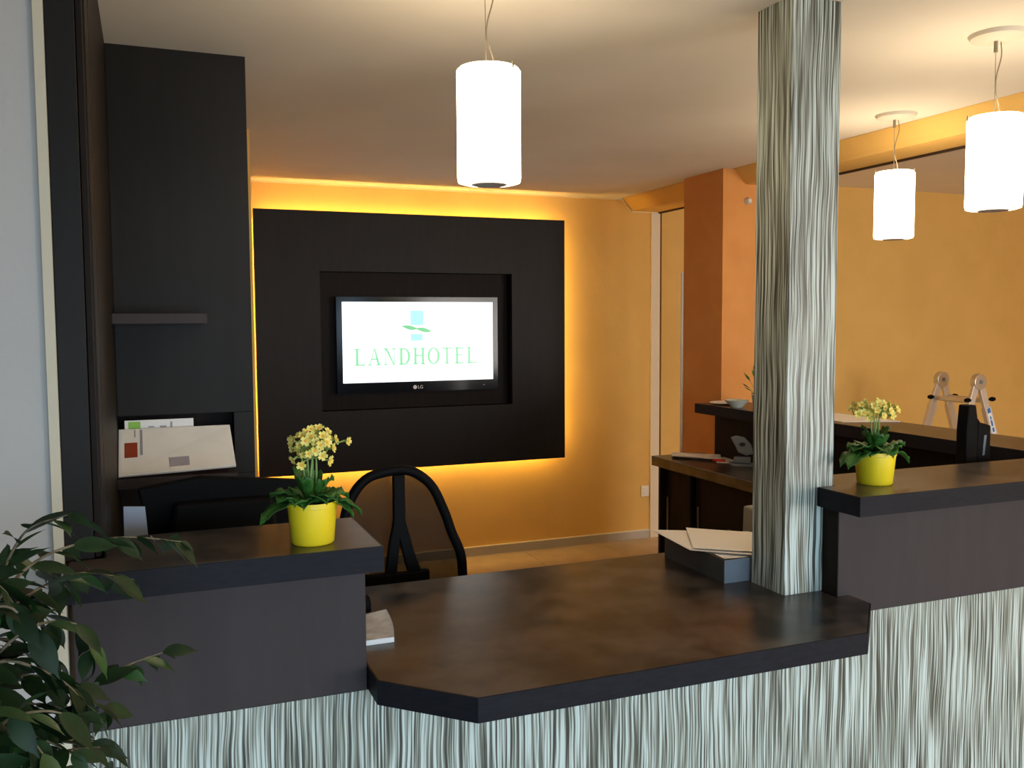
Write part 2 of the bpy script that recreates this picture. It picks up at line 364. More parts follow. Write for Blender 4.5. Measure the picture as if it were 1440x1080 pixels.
slab('bar_top', 'raised L-shaped slate-brown bar top on the right, running back past the ladder',
     [(1.745, 1.880), (3.22, 1.880), (3.22, 4.44), (2.90, 4.44), (2.90, 2.20), (1.8035, 2.20), (1.8035, 2.0475), (1.745, 2.0475)], ZB-T, ZB)
# column clad in the same reed laminate, standing on the worktop
c = thing('column', 'square ceiling-high column clad in wavy reed laminate, standing on the worktop', 'column', (1.72, 2.125, ZP+T))
obj('front_cladding', box(1.637, 2.049, ZP+T+0.0003, 1.802, 2.054, H-0.0005), REED, c, bevel=0.001)
obj('side_cladding', box(1.637, 2.0545, ZP+T+0.0003, 1.642, 2.198, H-0.0005), REED, c)
obj('core', box(1.643, 2.055, ZP+T+0.0003, 1.802, 2.198, H-0.0005), REED, c)
# side desk along the opening
sd = thing('side_desk', 'dark brown inner desk along the right side, with papers and hole punch on it', 'desk', (2.9, 3.6, 0))
obj('desk_top', box(2.67, 2.61, ZP, 3.008, 4.53, ZP+T), WORK, sd, bevel=0.002)
obj('end_panel', box(2.70, 4.48, 0, 3.09, 4.50, ZP-0.001), BLACKWOOD, sd)
obj('side_panel', box(2.70, 4.17, 0, 2.72, 4.19, ZP-0.001), BLACKWOOD, sd)
for y0, y1 in ((4.20, 4.478), (3.67, 4.168), (3.15, 3.665), (2.63, 3.145)):
    dd = obj('cabinet_door', box(2.735, y0, 0.06, 2.752, y1, ZP-0.02), BLACKWOOD, sd, bevel=0.001)
    obj('door_edge', tube([(2.729, y1-0.03, 0.40), (2.729, y1-0.03, 0.60)], 0.005, 6), STEEL, dd)
obj('screen_panel', box(3.010, 2.61, 0.0, 3.028, 4.40, ZB-T-0.001), BLACKWOOD, sd)
obj('rear_panel', box(3.09, 2.61, 0.0, 3.108, 4.40, ZB-T-0.001), WOOD, sd)

# ================================================================ LEFT SHELF TOWER
tw = thing('shelf_tower', 'tall dark-wood tower of panels and shelves at the left, up to the ceiling', 'shelving', (0.1, 3.2, 0))
obj('front_post', box(-0.164, 1.987, ZB+0.001, -0.112, 2.02, H-0.0005), TOWER, tw, bevel=0.001)
obj('post_strip', box(-0.110, 2.0, ZB+0.001, -0.100, 2.05, H-0.0005), BLACKWOOD, tw)
obj('side_panel', box(-0.163, 2.176, 0.0, -0.0955, 3.205, H-0.0005), TOWER, tw, bevel=0.001)
obj('side_panel', box(-0.163, 2.052, ZB+0.001, -0.0965, 2.174, H-0.0005), TOWER, tw, bevel=0.001)
Y0, Y1 = 3.158, 3.18
obj('back_panel', box(-0.095, Y0, 1.306, 0.326, Y1, H-0.0005), TOWER, tw, bevel=0.001)
obj('back_panel', box(-0.095, Y0, 0.0, 0.326, Y1, 1.10), TOWER, tw, bevel=0.001)
obj('back_panel', box(0.262, Y0, 1.101, 0.326, Y1, 1.305), TOWER, tw)
bm = box(-0.095, Y1+0.08, 1.085, 0.278, Y1+0.10, 1.321); box(0.263, Y1+0.0003, 1.085, 0.278, Y1+0.0797, 1.321, bm)
box(-0.095, Y1+0.0003, 1.306, 0.2627, Y1+0.0797, 1.321, bm); box(-0.095, Y1+0.0003, 1.085, 0.2627, Y1+0.0797, 1.100, bm); box(-0.11, Y1+0.0003, 1.085, -0.0953, Y1+0.0997, 1.321, bm)
obj('niche', bm, BLACKWOOD, tw)
obj('tower_side', box(0.304, Y1+0.0005, 0.0, 0.326, 3.40, H-0.0005), TOWER, tw)
obj('shelf', box(-0.095, 2.95, 1.601, 0.173, Y0-0.0005, 1.632), WOOD, tw, bevel=0.001)
obj('shelf', box(-0.095, 2.95, 1.104, 0.251, Y0-0.0005, 1.134), WOOD, tw, bevel=0.001)
# brochure lying tilted on the lower shelf: back edge raised
b = thing('brochure', 'large pale open brochure lying tilted on the lower shelf of the tower', 'brochure', (0.07, 3.04, 1.135))
f0, f1 = Vector((-0.112, 2.965, 1.139)), Vector((0.248, 2.965, 1.150)); k0, k1 = Vector((-0.108, 3.135, 1.262)), Vector((0.245, 3.135, 1.262))
f0.x = k0.x = -0.092
def sheet(u0, u1, v0, v1, lift, th, bm=None):
    def P(u, v): return (f0*(1-u)+f1*u)*(1-v) + (k0*(1-u)+k1*u)*v
    nrm = (f1-f0).cross(k0-f0).normalized()
    bm = bm or bmesh.new()
    vs = [bm.verts.new(P(u, v)+nrm*l) for l in (lift, lift+th) for u, v in ((u0, v0), (u1, v0), (u1, v1), (u0, v1))]
    for f in ((0,3,2,1),(4,5,6,7),(0,1,5,4),(1,2,6,5),(2,3,7,6),(3,0,4,7)): bm.faces.new([vs[i] for i in f])
    return bm
obj('pages', sheet(0, 1, 0, 1, 0, 0.006), PAPER, b)
obj('cover_page', sheet(0.01, 0.992, 0.03, 0.99, 0.0065, 0.001), BROCH, b)
obj('photo_print', sheet(0.05, 0.16, 0.36, 0.68, 0.0078, 0.0004), REDP, b, label='small red and brown photo print')
obj('print_line', sheet(0.185, 0.205, 0.40, 0.96, 0.0078, 0.0004), PRINTG, b)
obj('print_line', sheet(0.135, 0.145, 0.80, 0.97, 0.0078, 0.0004), PRINTG, b)
obj('print_block', sheet(0.43, 0.60, 0.10, 0.30, 0.0078, 0.0004), LILAC, b)
b = thing('booklet', 'white booklet with a green block, standing behind the tilted brochure', 'booklet', (0.03, 3.16, 1.2))
obj('pages', box(-0.075, 3.150, 1.150, 0.133, 3.156, 1.292), PAPER, b)
obj('green_print', box(-0.064, 3.1492, 1.22, -0.028, 3.1498, 1.288), GREEN, b)
for x, w, z, h_ in ((-0.005, 0.018, 1.268, 0.004), (0.030, 0.020, 1.266, 0.006), (0.062, 0.006, 1.262, 0.022)):
    obj('print_mark', box(x, 3.1492, z, x+w, 3.1498, z+h_), PRINTG, b)

# ================================================================ TV WALL PANEL
PF, PB = 5.71, 5.745; px0, px1, pz0, pz1 = 0.615, 2.675, 0.657, 2.291
rx0, rx1, rz0, rz1 = 1.004, 2.285, 1.046, 1.921
pn = thing('media_panel', 'huge dark panel on the back wall with amber light glowing round its edges', 'wall panel', (1.65, 5.75, pz0))
obj('panel_board', box(px0, PF, pz0, rx0, PB, pz1), TOWER, pn); obj('panel_board', box(rx1, PF, pz0, px1, PB, pz1), TOWER, pn)
obj('panel_board', box(rx0+0.0002, PF, rz1, rx1-0.0002, PB, pz1), TOWER, pn); obj('panel_board', box(rx0+0.0002, PF, pz0, rx1-0.0002, PB, rz0), TOWER, pn)
obj('recess_back', box(rx0-0.02, 5.805, rz0-0.02, rx1+0.02, 5.828, rz1+0.02), BLACKWOOD, pn)
bm = box(rx0-0.015, PB+.0002, rz0-0.015, rx0, 5.8045, rz1+0.015); box(rx1, PB+.0002, rz0-0.015, rx1+0.015, 5.8045, rz1+0.015, bm)
box(rx0+.0002, PB+.0002, rz0-0.015, rx1-.0002, 5.8045, rz0, bm); box(rx0+.0002, PB+.0002, rz1, rx1-.0002, 5.8045, rz1+0.015, bm)
obj('recess_liner', bm, BLACKWOOD, pn)
ins = 0.05
obj('led_strip', box(px0+ins, 5.760, pz1-ins-0.01, px1-ins, 5.775, pz1-ins), LED, pn)
obj('led_strip', box(px0+ins, 5.760, pz0+ins, px1-ins, 5.775, pz0+ins+0.01), LED, pn)
obj('led_strip', box(px0+ins, 5.760, pz0+ins+0.012, px0+ins+0.01, 5.775, pz1-ins-0.012), LED, pn)
obj('led_strip', box(px1-ins-0.01, 5.760, pz0+ins+0.012, px1-ins, 5.775, pz1-ins-0.012), LED, pn)
bm = box(px0+ins+0.012, 5.7455, pz0+ins+0.012, px0+ins+0.05, 5.8045, pz1-ins-0.012); box(px1-ins-0.05, 5.7455, pz0+ins+0.012, px1-ins-0.012, 5.8045, pz1-ins-0.012, bm)
box(px0+ins+0.052, 5.7455, pz0+ins+0.012, px1-ins-0.052, 5.8045, pz0+ins+0.05, bm); box(px0+ins+0.052, 5.7455, pz1-ins-0.05, px1-ins-0.052, 5.8045, pz1-ins-0.012, bm)
obj('mounting_frame', bm, BLACKWOOD, pn)
# television
tv = thing('television', 'flat television in the recess of the dark wall panel, showing a white hotel logo screen', 'television', (1.65, 5.75, 1.15))
ty = 5.737
sx0, sx1, sz0, sz1 = 1.143, 2.157, 1.218, 1.733
bm = box(1.107, ty, 1.152, sx0, 5.78, 1.765); box(sx1, ty, 1.152, 2.190, 5.78, 1.765, bm)
box(sx0, ty, 1.152, sx1, 5.78, sz0, bm); box(sx0, ty, sz1, sx1, 5.78, 1.765, bm)
bz = obj('bezel', bm, BLACKG, tv)
obj('rear_shell', box(1.15, 5.781, 1.20, 2.15, 5.804, 1.72), BLACKP, tv)
scr = obj('screen', box(sx0+.0003, ty+0.004, sz0+.0003, sx1-.0003, ty+0.03, sz1-.0003), SCREEN, tv)
def ell(bm, cx, cz, rx, rz, a0, a1, tx, tz, y0, y1, n=22):
    """elliptical stroke whose width is tx at the sides and tz at top and bottom"""
    vs = []
    for i in range(n+1):
        a_ = a0+(a1-a0)*i/n
        vs.append([(cx+rx*math.cos(a_), cz+rz*math.sin(a_)), (cx+(rx-tx)*math.cos(a_), cz+(rz-tz)*math.sin(a_))])
    for p, q in zip(vs, vs[1:]): prism([p[0], q[0], q[1], p[1]], 'y', y0, y1, bm)
y0_, y1_ = ty+0.0015, ty+0.0038
def letter(ch):
    """serif capital on a unit-high cell; returns polygons and width"""
    r = lambda a, b, c, d: [(a, b), (c, b), (c, d), (a, d)]
    st, s = 0.15, 0.065
    def stem(x): return [r(x, 0, x+st, 1), r(x-0.09, 0, x+st+0.09, s), r(x-0.09, 1-s, x+st+0.09, 1)]
    if ch == 'L': return stem(0.1) + [r(0.23, 0, 0.68, 0.045), [(0.63, 0.04), (0.68, 0.04), (0.72, 0.26), (0.68, 0.26)]], 0.74
    if ch == 'A': return [[(0.06, 0), (0.115, 0), (0.45, 1), (0.40, 1)], [(0.62, 0), (0.78, 0), (0.47, 1.0), (0.40, 1.0)], r(0.2, 0.33, 0.64, 0.375), r(-0.02, 0, 0.22, s), r(0.54, 0, 0.86, s)], 0.86
    if ch == 'N': return [r(0.1, 0, 0.15, 1), r(0.68, 0, 0.73, 1), [(0.10, 1), (0.25, 1), (0.73, 0), (0.65, 0)], r(0, 0, 0.26, s), r(0, 1-s, 0.2, 1), r(0.58, 1-s, 0.84, 1)], 0.85
    if ch == 'D': return stem(0.1) + [r(0.2, 0, 0.36, 0.045), r(0.2, 0.955, 0.36, 1), ('arc', 0.36, 0.5, 0.42, 0.5, -PI/2, PI/2)], 0.80
    if ch == 'H': return stem(0.1) + stem(0.62) + [r(0.2, 0.5, 0.65, 0.545)], 0.85
    if ch == 'O': return [('arc', 0.42, 0.5, 0.42, 0.51, 0, 2*PI)], 0.84
    if ch == 'T': return [r(0.29, 0, 0.42, 1), r(0.2, 0, 0.51, s), r(0.02, 0.955, 0.69, 1), [(0.0, 0.76), (0.035, 0.76), (0.06, 1), (0.02, 1)], [(0.675, 0.76), (0.71, 0.76), (0.69, 1), (0.65, 1)]], 0.72
    if ch == 'E': return stem(0.1) + [r(0.2, 0, 0.62, 0.045), r(0.2, 0.955, 0.60, 1), r(0.2, 0.5, 0.48, 0.545), [(0.60, 0.04), (0.64, 0.04), (0.68, 0.24), (0.64, 0.24)], [(0.57, 0.8), (0.61, 0.8), (0.60, 1), (0.56, 1)], r(0.465, 0.42, 0.495, 0.63)], 0.70
def thicken(p):
    xs = [q[0] for q in p]; zs_ = [q[1] for q in p]
    if max(zs_)-min(zs_) < 0.05:      # thin bars get readable weight
        lo_ = min(zs_); up = 1 if lo_ < 0.9 else 0
        return [(min(xs), lo_-(0 if up else 0.03)), (max(xs), lo_-(0 if up else 0.03)), (max(xs), max(zs_)+(0.03 if up else 0)), (min(xs), max(zs_)+(0.03 if up else 0))]
    return p
x = 0.0; word = 'LANDHOTEL'; gap = 0.17
total = sum(letter(ch)[1] for ch in word) + gap*(len(word)-1)
hx0, hx1, hz, hh = 1.218, 2.042, 1.328, 0.108
k = (hx1-hx0)/total
for ch in word:
    polys, w = letter(ch); bm = bmesh.new()
    polys = [p if p[0] == 'arc' else thicken(p) for p in polys]
    for p in polys:
        if p[0] == 'arc': ell(bm, hx0+(x+p[1])*k, hz+p[2]*hh, p[3]*k, p[4]*hh, p[5], p[6], 0.15*k, 0.075*hh, y0_, y1_)
        else: prism([(hx0+(x+q[0])*k, hz+q[1]*hh) for q in p], 'y', y0_, y1_, bm)
    obj('letter', bm, SGREEN, scr); x += w + gap
bm = prism([(1.588, 1.583), (1.674, 1.583), (1.674, 1.678), (1.588, 1.678)], 'y', y0_+.0008, y1_); obj('logo_block', bm, SCYAN, scr)
bm = prism([(1.588, 1.483), (1.668, 1.483), (1.668, 1.526), (1.588, 1.526)], 'y', y0_+.0008, y1_); obj('logo_block', bm, SCYAN, scr)
bm = bmesh.new(); up_, lo_ = [], []
for i in range(25):
    t = i/24; xx = 1.532+t*0.195; zc = 1.560 + 0.017*math.cos(t*PI*1.0) - 0.004*math.sin(t*2*PI); th = 0.005+0.020*abs(math.sin(t*2*PI))*(1.0) + 0.004*math.sin(t*PI)
    up_.append((xx, zc+th/2)); lo_.append((xx, zc-th/2))
for i in range(24): prism([lo_[i], lo_[i+1], up_[i+1], up_[i]], 'y', y0_-.0004, y0_+.0006, bm)
obj('logo_swoosh', bm, SLEAF, scr)
# maker's mark on the bezel: a small disc and two letters
BADGE = mat('badge_silver', (0.75, 0.72, 0.72), 0.4)
bm = prism([(1.612+0.013*math.cos(2*PI*i/20), 1.181+0.013*math.sin(2*PI*i/20)) for i in range(20)], 'y', ty-0.002, ty-0.0002)
obj('badge', bm, BADGE, bz)
cu = bpy.data.curves.new('badge_text', 'FONT'); cu.body = 'LG'; cu.size = 0.030; cu.extrude = 0.0008
to = bpy.data.objects.new('t', cu); COL.objects.link(to); dg = bpy.context.evaluated_depsgraph_get()
bm = bmesh.new(); bm.from_mesh(to.evaluated_get(dg).to_mesh()); bpy.data.objects.remove(to)
bmesh.ops.rotate(bm, verts=bm.verts[:], matrix=Matrix.Rotation(PI/2, 3, 'X')); bmesh.ops.translate(bm, verts=bm.verts[:], vec=(1.630, ty-0.0012, 1.171))
obj('badge_text', bm, BADGE, bz)
obj('power_light', box(2.085, ty-0.001, 1.180, 2.095, ty-0.0002, 1.186), PRINTG, bz)

# ================================================================ PENDANT LAMPS
def pendant(loc, zb, label, wob):
    """loc = (x, y); zb = height of the glass's lower rim"""
    t = thing('pendant_lamp', label, 'lamp', (loc[0], loc[1], H), 'opal cylinder pendant lamps over the counter')
    X, Y = loc; R_, hh = 0.0805, 0.285
    obj('ceiling_rose', lathe([(0, -0.022), (0.05, -0.021), (0.078, -0.012), (0.085, -0.0005), (0, -0.0005)], (X, Y, H), 40), ROSE, t, smooth=True)
    obj('cable_grip', lathe([(0, -0.055), (0.006, -0.055), (0.006, -0.0225), (0, -0.0225)], (X-0.008, Y, H), 12), STEEL, t)
    zt = zb+hh
    obj('wire', tube([(X-0.008, Y, H-0.055), (X-0.006, Y, zt+0.012)], 0.0011, 6), STEEL, t)
    pts = [(X+0.013, Y, H-0.021), (X+0.012+wob, Y, H-0.065), (X-0.002, Y, H-0.125), (X-0.004, Y, zt+0.075), (X+0.010, Y, zt+0.035), (X+0.017, Y, zt+0.004)]
    obj('cable', tube(smooth_path(pts, 5), 0.0019, 7), STEEL, t)
    sh = obj('shade', lathe([(R_-0.012, 0), (R_-0.002, 0.003), (R_, 0.012), (R_, hh-0.008), (R_-0.006, hh-0.001), (R_-0.02, hh), (0.022, hh), (0.022, hh-0.004), (R_-0.006, hh-0.006),
                            (R_-0.006, 0.010), (R_-0.034, 0.006), (R_-0.034, 0.0)], (X, Y, zb), 48, close=True), SHADE, t, smooth=True)
    obj('cap', lathe([(0, hh+0.014), (0.006, hh+0.013), (0.007, hh+0.001), (0.0215, hh), (0.0215, hh-0.0035), (0, hh-0.0035)], (X, Y, zb), 24), STEEL, t)
    obj('lamp_holder', lathe([(0, -0.004), (R_-0.036, -0.004), (R_-0.0345, -0.0005), (R_-0.0345, 0.012), (0, 0.012)], (X, Y, zb), 32), LAMPIN, t)
    for a_ in (2.6, 5.2, 0.3):
        p = Vector((X+R_*math.cos(a_), Y+R_*math.sin(a_), zb+hh-0.012))
        obj('clip', lathe([(0, 0), (0.003, 0.001), (0.0035, 0.006), (0.003, 0.017), (0, 0.018)], p, 8), STEEL, t)
pendant((0.817, 2.192), 1.950, 'glowing white cylinder pendant lamp over the low worktop, left of the column', 0.002)
pendant((2.456, 2.105), 1.940, 'larger-looking glowing cylinder pendant lamp at the right edge of the view, over the bar', 0.004)
pendant((3.000, 3.068), 1.948, 'smallest-looking glowing cylinder pendant lamp, next to the column on its right', 0.006)

# ================================================================ OFFICE CHAIR (arched open back with a forked centre spine)
ch = thing('office_chair', 'black office chair with arched mesh back and forked centre spine, behind the worktop', 'chair', (0.80, 2.85, 0))
arch = [(0.597, 3.0, 0.70), (0.590, 3.0, 0.90), (0.610, 3.0, 1.00), (0.665, 3.0, 1.073), (0.745, 3.0, 1.097), (0.825, 3.0, 1.093), (0.895, 3.0, 1.040), (0.940, 3.0, 0.95), (0.968, 3.0, 0.87), (1.000, 3.0, 0.79), (1.008, 3.0, 0.70)]
sp = smooth_path(arch, 5)
obj('back_frame', tube(sp, 0.017, 10), BLACKP, ch, smooth=True)
bm = bmesh.new(); half = [p for p in sp]; vsf = [bm.verts.new((p.x, 3.006, p.z)) for p in half]; vsb = [bm.verts.new((p.x, 3.009, p.z)) for p in half]
bm.faces.new(vsf); bm.faces.new(vsb[::-1])
obj('back_mesh', bm, CHAIRMESH, ch)
bm = prism([(0.757, 1.085), (0.797, 1.085), (0.797, 0.93), (0.826, 0.82), (0.868, 0.70), (0.815, 0.70), (0.777, 0.86), (0.760, 0.70), (0.718, 0.70), (0.742, 0.86), (0.757, 0.93)], 'y', 2.975, 2.998)
obj('spine', bm, BLACKP, ch, bevel=0.004)
obj('spine_foot', box(0.655, 2.97, 0.655, 0.880, 3.0, 0.752), BLACKP, ch, bevel=0.006)
bm = bmesh.new(); seat = [(0.80+0.245*math.copysign(abs(math.cos(a_))**0.6, math.cos(a_)), 2.83+0.22*math.copysign(abs(math.sin(a_))**0.6, math.sin(a_))) for a_ in [2*PI*i/32 for i in range(32)]]
obj('seat', prism(seat, 'z', 0.43, 0.50), BLACKF, ch, bevel=0.02)
obj('back_bar', tube(smooth_path([(0.80, 2.85, 0.425), (0.80, 3.03, 0.43), (0.79, 3.04, 0.55), (0.78, 3.012, 0.68)], 5), 0.018, 8), BLACKP, ch)
obj('gas_lift', lathe([(0, 0.09), (0.028, 0.09), (0.028, 0.25), (0.015, 0.26), (0.015, 0.43), (0, 0.43)], (0.80, 2.83, 0), 16), BLACKP, ch)
for i in range(5):
    a_ = 2*PI*i/5+0.3; e = Vector((0.80+0.29*math.cos(a_), 2.83+0.29*math.sin(a_), 0.075))
    lg = obj('leg', tube([(0.80, 2.83, 0.10), e], [0.022, 0.014], 8), BLACKP, ch)
    obj('caster', obox((e.x, e.y, 0.03), (0.028*math.cos(a_), 0.028*math.sin(a_), 0), (-0.018*math.sin(a_), 0.018*math.cos(a_), 0), (0, 0, 0.028)), BLACKP, lg, bevel=0.012)

# ================================================================ MONITORS AND DESK THINGS
m_ = thing('computer_monitor', 'wide black computer monitor seen from behind, beyond the left bar top', 'monitor', (0.18, 2.5, ZP+T))
bm = prism([(0.020, 2.44), (0.125, 2.52), (0.37, 2.52), (0.39, 2.46), (0.37, 2.41), (0.04, 2.41)], 'z', 0.90, 1.168)
bm = bmesh.new()
lo = [(-0.03, 2.36, 0.90), (0.37, 2.50, 0.90), (0.36, 2.545, 0.90), (-0.04, 2.405, 0.90)]
hi = [(-0.025, 2.36, 1.189), (0.372, 2.50, 1.164), (0.36, 2.545, 1.164), (-0.04, 2.405, 1.189)]
mid_lo = [(0.10, 2.385, 0.94), (0.30, 2.455, 0.94)]; mid_hi = [(0.125, 2.39, 1.197), (0.30, 2.455, 1.19)]
bm = prism([(-0.04, 0.90), (0.385, 0.90), (0.385, 1.172), (0.12, 1.2005), (-0.035, 1.178), (-0.012, 1.06)], 'y', 2.50, 2.535)
obj('housing', bm, BLACKP, m_, bevel=0.006)
obj('rear_bulge', prism([(0.02, 0.93), (0.33, 0.93), (0.30, 1.14), (0.05, 1.14)], 'y', 2.455, 2.4995), BLACKP, m_, bevel=0.012)
obj('stand', box(0.13, 2.49, ZP+T+0.012, 0.22, 2.515, 0.935), BLACKP, m_, bevel=0.004)
obj('stand_foot', box(0.05, 2.40, ZP+T+0.0003, 0.30, 2.585, ZP+T+0.0118), BLACKP, m_, bevel=0.004)
obj('display', box(0.0, 2.5352, 0.925, 0.365, 2.5365, 1.150), BLACKG, m_)
t = thing('gleam_card', 'pale blue-grey card added for a bluish gleam behind the left bar top', 'stand-in', (-0.05, 2.50, ZP+T))  # made-up card whose pale blue imitates a reflected gleam
obj('cover', prism([(-0.070, ZP+T+0.0003), (0.005, ZP+T+0.0003), (-0.018, 1.138), (-0.068, 1.142)], 'y', 2.470, 2.474), PBLUE, t)
obj('pages', prism([(-0.068, ZP+T+0.0003), (0.0, ZP+T+0.0003), (-0.022, 1.125), (-0.066, 1.13)], 'y', 2.4745, 2.488), PAPER, t)
# letter tray with loose papers on it
t = thing('letter_tray', 'dark grey letter tray heaped with papers, standing beside the column', 'tray', (1.66, 2.37, ZP+T))
tx0, tx1, tyf, tyb, tz0, tz1 = 1.553, 1.80, 2.214, 2.548, ZP+T+0.0003, 0.898
obj('front', box(tx0, tyf, tz0, tx1, tyf+0.004, tz1), GREYP, t)
obj('side', box(tx0, tyf+0.0042, tz0, tx0+0.004, tyb, tz1), GREYD, t); obj('side', box(tx1-0.004, tyf+0.0042, tz0, tx1, tyb, tz1), GREYD, t); obj('tray_floor', box(tx0+0.0042, tyf+0.0042, tz0, tx1-0.0042, tyb, tz0+0.004), GREYD, t)
def leafsheet(corners, th=0.0012, bm=None, sag=0.0):
    bm = bm or bmesh.new(); a_, b_, c_, d_ = [Vector(q) for q in corners]; n = 8; g = []
    for i in range(n+1):
        row = []
        for j in range(n+1):
            u, v = i/n, j/n; p = (a_*(1-u)+b_*u)*(1-v)+(d_*(1-u)+c_*u)*v
            p.z += sag*(4*u*(1-u)); row.append(p)
        g.append(row)
    for dz in (0, th):
        V = [[bm.verts.new(p+Vector((0, 0, dz))) for p in r] for r in g]
        for i in range(n):
            for j in range(n): bm.faces.new((V[i][j], V[i+1][j], V[i+1][j+1], V[i][j+1]))
    return bm
for i, (cor, sg, lab) in enumerate((
    (((1.560, 2.225, 0.8995), (1.77, 2.215, 0.9005), (1.76, 2.50, 0.902), (1.575, 2.50, 0.9015)), -0.002, 'lowest sheet of paper lying squarely in the grey tray'),
    (((1.507, 2.325, 0.907), (1.66, 2.205, 0.9045), (1.82, 2.46, 0.9065), (1.535, 2.60, 0.909)), -0.0005, 'middle sheet of paper whose pointed corner sticks out left of the grey tray'),
    (((1.52, 2.33, 0.9115), (1.675, 2.22, 0.9095), (1.81, 2.43, 0.912), (1.645, 2.565, 0.9135)), -0.0005, 'topmost sheet of paper heaped askew on the grey tray'))):
    tag(obj('paper_sheet', leafsheet(cor, sag=sg), PAPERC), lab, 'paper', 'loose papers on the tray')
t = thing('desk_printer', 'small beige-grey rounded device half hidden behind the column', 'device', (1.93, 2.50, ZP+T))
obj('body', prism([(2.42, ZP+T+0.0003), (2.415, 0.90), (2.43, 0.945), (2.46, 0.966), (2.585, 0.966), (2.59, ZP+T+0.0003)], 'x', 1.885, 2.10), BEIGEP, t, bevel=0.008)
obj('paper_slot', box(1.91, 2.4122, 0.865, 2.08, 2.4148, 0.873), DARKTR, t)
# note block by the left panel
t = thing('note_block', 'small block of white notes lying beside the left panel on the worktop', 'notepad', (0.50, 2.18, ZP+T))
def wavy(z, th, n=10, col=None):
    bm = bmesh.new(); V = []
    for layer in (0, th):
        row = []
        for i in range(n+1):
            v = i/n; xr = 0.533+0.013*math.sin(v*PI*0.9)*0.6+0.012*v; yy = 2.112+0.175*v; lift = 0.010*(v**2)
            row.append((bm.verts.new((0.4405, yy, z+layer)), bm.verts.new((xr+0.012*v, yy+0.01*v, z+layer+lift))))
        V.append(row)
    for R0 in V:
        for i in range(n): bm.faces.new((R0[i][0], R0[i][1], R0[i+1][1], R0[i+1][0]))
    a_, b_ = V
    for i in range(n):
        bm.faces.new((a_[i][1], a_[i+1][1], b_[i+1][1], b_[i][1])); bm.faces.new((a_[i][0], a_[i+1][0], b_[i+1][0], b_[i][0]))
    bm.faces.new((a_[0][0], a_[0][1], b_[0][1], b_[0][0])); bm.faces.new((a_[n][0], a_[n][1], b_[n][1], b_[n][0]))
    return bm
obj('note_pages', wavy(ZP+T+0.0003, 0.012), PAPER, t); obj('printed_top_sheet', wavy(ZP+T+0.0125, 0.0006), noisy('grey_note', (0.38, 0.37, 0.37), (0.62, 0.62, 0.64), 25, 0.6), t)
tag(obj('tape_dispenser', prism([(2.36, ZP+T+0.0003), (2.36, 0.853), (2.375, 0.866), (2.40, 0.866), (2.42, 0.848), (2.43, ZP+T+0.0003)], 'x', 0.4405, 0.535), BLACKP, bevel=0.003), 'small black stapler behind the note block, against the left panel', 'stapler')
bpy.data.objects['tape_dispenser'].name = 'stapler'
# things on the side desk
zs = ZP+T+0.0003
t = thing('folder', 'pale folder with papers lying flat at the far end of the side desk', 'folder', (2.9, 4.45, zs))
obj('cover', leafsheet(((2.725, 4.40, zs+0.010), (2.90, 4.17, zs+0.010), (3.00, 4.33, zs+0.010), (2.80, 4.52, zs+0.010)), 0.004), PAPERC, t)
obj('papers', prism([(2.735, 4.395), (2.895, 4.185), (2.985, 4.33), (2.80, 4.51)], 'z', zs, zs+0.009), DARKTR, t)
tag(obj('paper_sheet', prism([(2.86, 4.16), (2.97, 4.05), (3.005, 4.30), (2.95, 4.32)], 'z', zs, zs+0.003), PAPERC), 'small pale paper on the side desk between folder and hole punch', 'paper')
tag(obj('pen', tube([(2.865, 4.20, zs+0.018), (2.905, 4.15, zs+0.018)], 0.008, 10), REDPEN), 'short red marker lying beside the pale folder on the side desk', 'pen')
bpy.data.objects['pen'].location.z -= 0.010
t = thing('hole_punch', 'grey hole punch with raised lever on the side desk', 'hole punch', (2.92, 4.05, zs))
obj('base', prism([(2.855, 4.01), (2.96, 3.93), (3.0, 4.02), (2.90, 4.11)], 'z', zs, zs+0.012), GREYP, t, bevel=0.003)
u = Vector((0.78, -0.62, 0)); v = Vector((0.62, 0.78, 0)); c0 = Vector((2.925, 4.02, zs+0.03))
obj('body', obox(c0, u*0.045, v*0.022, (0, 0, 0.017)), GREYP, t, bevel=0.006)
bm = bmesh.new(); P_ = [(-0.062, 0.140), (-0.035, 0.150), (0.010, 0.142), (0.045, 0.105), (0.062, 0.055), (0.020, 0.045), (-0.022, 0.062), (-0.040, 0.10)]
A_ = [bm.verts.new(c0 + u*a_ + v*-0.010 + Vector((0, 0, b_-0.02))) for a_, b_ in P_]; B_ = [bm.verts.new(c0 + u*a_ + v*0.010 + Vector((0, 0, b_-0.02))) for a_, b_ in P_]
bm.faces.new(A_); bm.faces.new(B_[::-1])
for i in range(8): bm.faces.new((A_[i], B_[i], B_[(i+1) % 8], A_[(i+1) % 8]))
GREYL = mat('lever_grey', (0.22, 0.23, 0.23), 0.4)
lv = obj('lever', bm, GREYL, t, bevel=0.005)
cc = c0 + Vector((0, 0, 0.085)); bm = bmesh.new()
A_ = [bm.verts.new(cc - v*0.0112 + u*(0.016*math.cos(2*PI*i/16)) + Vector((0, 0, 0.011*math.sin(2*PI*i/16)))) for i in range(16)]; B_ = [bm.verts.new(p.co - v*0.002) for p in A_]
bm.faces.new(A_); bm.faces.new(B_[::-1])
for i in range(16): bm.faces.new((A_[i], B_[i], B_[(i+1) % 16], A_[(i+1) % 16]))
obj('finger_mark', bm, DARKTR, lv)
